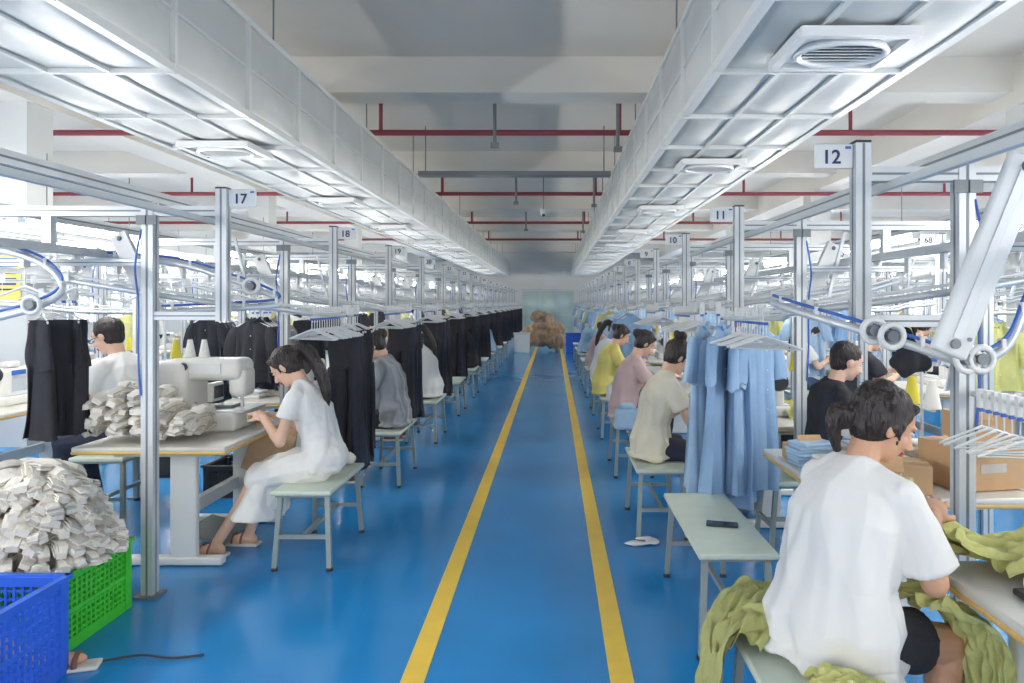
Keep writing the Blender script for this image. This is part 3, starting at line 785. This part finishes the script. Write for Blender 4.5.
def crate(L, W, H, mat):
    b = MB(); b.box((0, 0, .015), (L, W, .03), mat)
    for s_ in (-1, 1):
        for z, h in ((H-.02, .04), (.03, .05), (H*.5, .02)):
            b.box((0, s_*(W/2-.008), z), (L, .02, h), mat); b.box((s_*(L/2-.008), 0, z), (.02, W, h), mat)
        for z in np.linspace(.07, H-.06, 9): b.box((0, s_*(W/2-.008), z), (L, .008, .011), mat); b.box((s_*(L/2-.008), 0, z), (.008, W, .011), mat)
        n = int(L/.035)
        for i in range(n+1): b.box((-L/2+L*i/n, s_*(W/2-.008), H/2), (.012, .012, H*.96), mat)
        n = int(W/.035)
        for i in range(n+1): b.box((s_*(L/2-.008), -W/2+W*i/n, H/2), (.012, .012, H*.96), mat)
        b.box((0, s_*(W/2+.005), H), (L+.03, .03, .016), mat); b.box((s_*(L/2+.005), 0, H), (.03, W+.03, .016), mat)
        for t in (-1, 1): b.box((s_*(L/2-.02), t*(W/2-.02), H/2), (.05, .05, H*.98), mat)
    return b
put(crate(.68, .56, .36, 'crate_green'), 'plastic_crate', (-2.56, 3.5, 0)); 
bb = bundles(650, heap, 5); bb.ell((0, 0, .33), (.33, .26, .42), 'bundle2'); 
for i in range(len(bb.v)):
    x, y, z = bb.v[i]; z = max(z, .04)
    if z < .37: x = max(-.315, min(.315, x)); y = max(-.255, min(.255, y))
    bb.v[i] = (x, y, z)
put(bb, 'fabric_bundles', (-2.56, 3.5, 0))
put(crate(.62, .56, .42, 'crate_blue'), 'plastic_crate', (-2.41, 2.83, 0))
def tbl(i, rg):
    c = i % 5
    return V(-.28+c*.13+rg.uniform(-.03, .03), rg.uniform(-.17, .17), .04+.30*rg.random()*(1-abs(c-1.2)/4.5)), rg.uniform(-.3, .3)+pi/2, rg.uniform(-.3, .6)
put(bundles(300, tbl, 8), 'fabric_bundles', (-2.5, 4.54, .745))
b = MB(); c = MB(); c.ell((0, 0, .05), (.14, .1, .05), 'x'); remesh_into(b, c, 'bundle', .012, 1, .02, 3, (20, 60)); put(b, 'fabric_scrap', (-1.5, 4.98, .48))
b = MB(); b.rbox((0, 0, 0), (.30, .02, .34), .008, 'paper_brown', Matrix.Rotation(.35, 3, 'Y')); b.rbox((.03, .03, .02), (.28, .02, .31), .008, 'paper_brown', Matrix.Rotation(.15, 3, 'Y')); put(b, 'paper_bag', (-1.98, 5.02, .56))
b = MB(); b.rbox((0, 0, .01), (.26, .09, .02), .01, 'sole'); b.tube([(.04, .045*cos(t), .02+.045*sin(t)) for t in [pi*i/10 for i in range(11)]], .012, 'shoe', 6); b.ell((-.02, 0, .045), (.1, .036, .03), 'skin_tan'); b.cap(V(-.08, 0, .05), V(-.28, 0, .14), .033, .045, 'skin_tan'); put(b, 'sandal', (-2.12, 3.14, 0), radians(15))
b = MB(); b.tube(catmull([(0, 0, .01), (.15, .03, .02), (.3, .02, .012), (.42, .06, .008)], 5), .006, 'dark', 6); put(b, 'power_cord', (-2.0, 3.2, 0))
b = MB(); c = MB(); 
for i in range(5): c.ell((R.uniform(-.3, .3), R.uniform(-.25, .25), .22+R.uniform(-.05, .12)), (.28, .25, .24), 'x')
remesh_into(b, c, 'cl_grey', .02, 2, .03, 9, (8, 20), .0); put(b, 'fabric_sack', (-3.4, 4.5, 0))
put(crate(.42, .4, .26, 'dark'), 'plastic_crate', (-2.65, 6.1, 0))

# near right props
def cloth(name, parts, mat):
    b = MB()
    for j, (P, W, fo, am) in enumerate(parts): b.sheet(P, W, mat, fo, am, 31*j+len(name)+int(P[0][0]*100))
    return put(b, name)
A = [(.92, 2.50, .50), (.76, 2.49, .53), (.64, 2.47, .545), (.57, 2.45, .50), (.535, 2.44, .40), (.52, 2.43, .26), (.525, 2.42, .16)]
cloth('green_fabric', [(A, (.02, .30, 0), 3, .020), ([(p[0]-.005+.02*(i > 3), p[1]-.05, p[2]+.018-.05*(i > 4)) for i, p in enumerate(A)], (.03, .24, .0), 4, .022),
      ([(.86, 2.44, .54), (.76, 2.44, .585), (.66, 2.44, .59), (.59, 2.43, .545), (.56, 2.42, .47)], (.02, .22, .01), 3, .024),
      ([(.58, 2.30, .50), (.66, 2.40, .60), (.74, 2.52, .58), (.80, 2.62, .50)], (.14, -.08, .0), 2, .022)], 'cl_olive')
cloth('green_fabric', [([(.64, 1.93, .50), (.74, 1.95, .53), (.86, 1.94, .53), (.97, 1.92, .50)], (0, .20, 0), 3, .018), ([(.70, 1.98, .53), (.8, 1.98, .56), (.9, 1.96, .53)], (0, .15, 0), 3, .018)], 'cl_green')
B = [(1.10, 2.32, .655), (1.20, 2.30, .655), (1.29, 2.28, .60), (1.335, 2.27, .50), (1.34, 2.26, .36), (1.33, 2.25, .22)]
cloth('green_fabric', [(B, (-.08, .24, 0), 3, .018), ([(p[0]-.01, p[1]-.06, p[2]+.015) for p in B[1:5]], (-.08, .18, 0), 3, .02)], 'cl_green')
Dp = [(1.17, 2.36, 1.0), (1.20, 2.37, .92), (1.25, 2.38, .84), (1.36, 2.38, .79), (1.55, 2.37, .775), (1.78, 2.36, .775), (2.0, 2.35, .77)]
cloth('green_fabric', [(Dp, (.06, .20, 0), 3, .016), ([(p[0]+.02, p[1]-.05, p[2]+.02) for p in Dp[2:]], (.05, .2, 0), 4, .02), ([(1.10, 2.42, .98), (1.14, 2.42, .86), (1.20, 2.42, .76), (1.24, 2.42, .60)], (.13, .12, 0), 2, .018),
      ([(1.40, 2.30, .78), (1.55, 2.28, .83), (1.7, 2.3, .82), (1.85, 2.3, .77)], (.0, .24, 0), 3, .022)], 'cl_green')
cloth('green_fabric', [([(1.75, 5.5, .76), (2.0, 5.55, .84), (2.15, 5.6, .76)], (0, .4, 0), 4, .03)], 'cl_green')
cloth('green_fabric', [([(3.65, 5.0, .78), (3.9, 5.0, .86), (4.1, 5.0, .78)], (0, .4, 0), 4, .03)], 'cl_green')
def cbox(nm, loc, d, rz, mat='cardboard'):
    b = MB(); b.box((0, 0, d[2]/2), d, mat); b.box((0, 0, d[2]+.002), (d[0], .05, .003), 'paper_brown')
    b.box((-d[0]/4, -d[1]/2-.12*.4, d[2]+.03), (d[0]*.5, .12, .004), mat, Matrix.Rotation(.7, 3, 'X')); b.box((0, -d[1]/2-.002, d[2]*.5), (d[0]*.4, .003, d[2]*.2), 'bundle2'); put(b, nm, loc, rz)
cbox('cardboard_box', (1.98, 3.42, .745), (.34, .28, .2), .2); cbox('cardboard_box', (1.6, 3.35, .745), (.26, .22, .12), -.3); cbox('cardboard_box', (1.42, 3.95, .745), (.26, .18, .08), .1)
cbox('cardboard_box', (1.98, 3.36, .97), (.24, .2, .12), -.2); cbox('cardboard_box', (2.05, 2.22, .745), (.28, .2, .12), .05)
put(STK[0], 'fabric_stack', (1.36, 3.62, .742), .2); put(STK[2], 'fabric_stack', (1.95, 3.95, .742), .1); put(STK[1], 'fabric_stack', (1.92, 1.75, .742), .1)
b = MB()
for i, (x, y) in enumerate(((0, 0), (.1, .03), (.05, .12), (.17, .1), (-.06, .1))): b.cyl((x, y, 0), (x, y, .13), .04, ('thread', 'thread_y', 'thread', 'cl_blue', 'thread')[i], .016, n=14); b.cyl((x, y, 0), (x, y, .15), .012, 'cardboard', n=8)
put(b, 'thread_cones', (1.72, 3.72, .742))
b = MB(); b.rbox((0, 0, .005), (.075, .155, .009), .004, 'dark'); b.box((0, 0, .0098), (.068, .145, .0008), 'screen'); put(b, 'mobile_phone', (.85, 3.62, .483), radians(75))
b = MB(); b.rbox((0, 0, .04), (.3, .22, .08), .015, 'machine_white'); b.rbox((0, 0, .085), (.22, .16, .012), .004, 'alu'); b.box((-.1, -.05, .1), (.02, .02, .04), 'dark'); put(b, 'feeder_box', (1.62, 2.05, .742))
b = MB(); b.rbox((0, 0, .012), (.1, .2, .02), .008, 'dark'); b.tube([(.0, .1+.02*cos(t), .03+.02*sin(t)) for t in [2*pi*i/12 for i in range(12)]], .004, 'alu', 6, closed=True); put(b, 'scissors_tray', (1.40, 2.02, .742))
b = MB()
for i in range(7): hanger(b, V(0, i*.045, 0), Matrix.Rotation(R.uniform(-.4, .4), 3, 'Z'), .17)
b.cyl((0, -.1, .06), (0, .45, .06), .01, 'alu'); b.cyl((0, .4, .06), (0, .4, .45), .008, 'alu'); put(b, 'hanger_row', (1.62, 2.45, 1.19))
b = MB(); c = MB(); c.ell((0, 0, -.01), (.085, .05, .06), 'x'); c.ell((0, 0, .04), (.06, .035, .06), 'x'); c.cap(V(0, 0, .07), V(0, 0, .11), .03, .02); remesh_into(b, c, 'cl_black', .008, 1, .012, 3, (30, 60)); b.tube([(-.03, 0, .09), (-.01, 0, .16), (.0, 0, .17), (.01, 0, .16), (.03, 0, .09)], .005, 'cl_black', 5); put(b, 'black_pouch', (1.43, 2.9, 1.37))
b = MB(); My = Matrix.Rotation(radians(22), 3, 'Y'); b.rbox((0, 0, 0), (.125, .035, .72), .014, 'plastic_white', My); b.box(My@V(0, -.02, 0), (.03, .006, .6), 'alu', My)
for t in (-.32, .32):
    q = My@V(0, 0, t); b.cyl(q+V(0, -.03, 0), q+V(0, .03, 0), .016, 'alu_dark'); q = My@V(.04, 0, t*.9); b.cyl(q+V(0, -.024, 0), q+V(0, .02, 0), .007, 'alu_dark')
put(b, 'conveyor_lift_arm', (1.46, 2.42, 1.76))
def blob(name, ells, mat, loc, vox=.012, wr=.02, seed=1, fr=(14, 38), fz=None):
    b = MB(); c = MB()
    for e in ells: c.ell(e[0], e[1], 'x')
    remesh_into(b, c, mat, vox, 2, wr, seed, fr, fz); return put(b, name, loc)
blob('fabric_strap', [((0, 0, .015), (.1, .03, .015)), ((.1, .04, .015), (.05, .06, .015)), ((.05, .1, .015), (.06, .03, .015))], 'cl_white', (.56, 4.75, 0), .006, .004, 3, fz=.001)
for x, y, m in ((.66, 6.4, 'cl_blue'), (.72, 8.2, 'plastic_white')):
    b = MB(); b.rbox((0, 0, .09), (.22, .16, .18), .03, m); b.rbox((0, 0, .2), (.12, .12, .05), .02, m); put(b, 'plastic_basket', (x, y, .483))

# ---------------------------------------------------------------- world, camera
w = bpy.data.worlds.new('World'); scn.world = w; w.use_nodes = True
w.node_tree.nodes['Background'].inputs[0].default_value = (1, .985, .965, 1); w.node_tree.nodes['Background'].inputs[1].default_value = 2.75
cd = bpy.data.cameras.new('cam'); cam = bpy.data.objects.new('camera', cd); COL.objects.link(cam)
cam.location = (0, 0, 1.6); cam.rotation_euler = (pi/2, 0, 0); cd.lens = 25.31; cd.sensor_width = 36
cd.shift_x = -41/1024; cd.shift_y = -38.5/1024; cd.clip_start = .05
scn.camera = cam
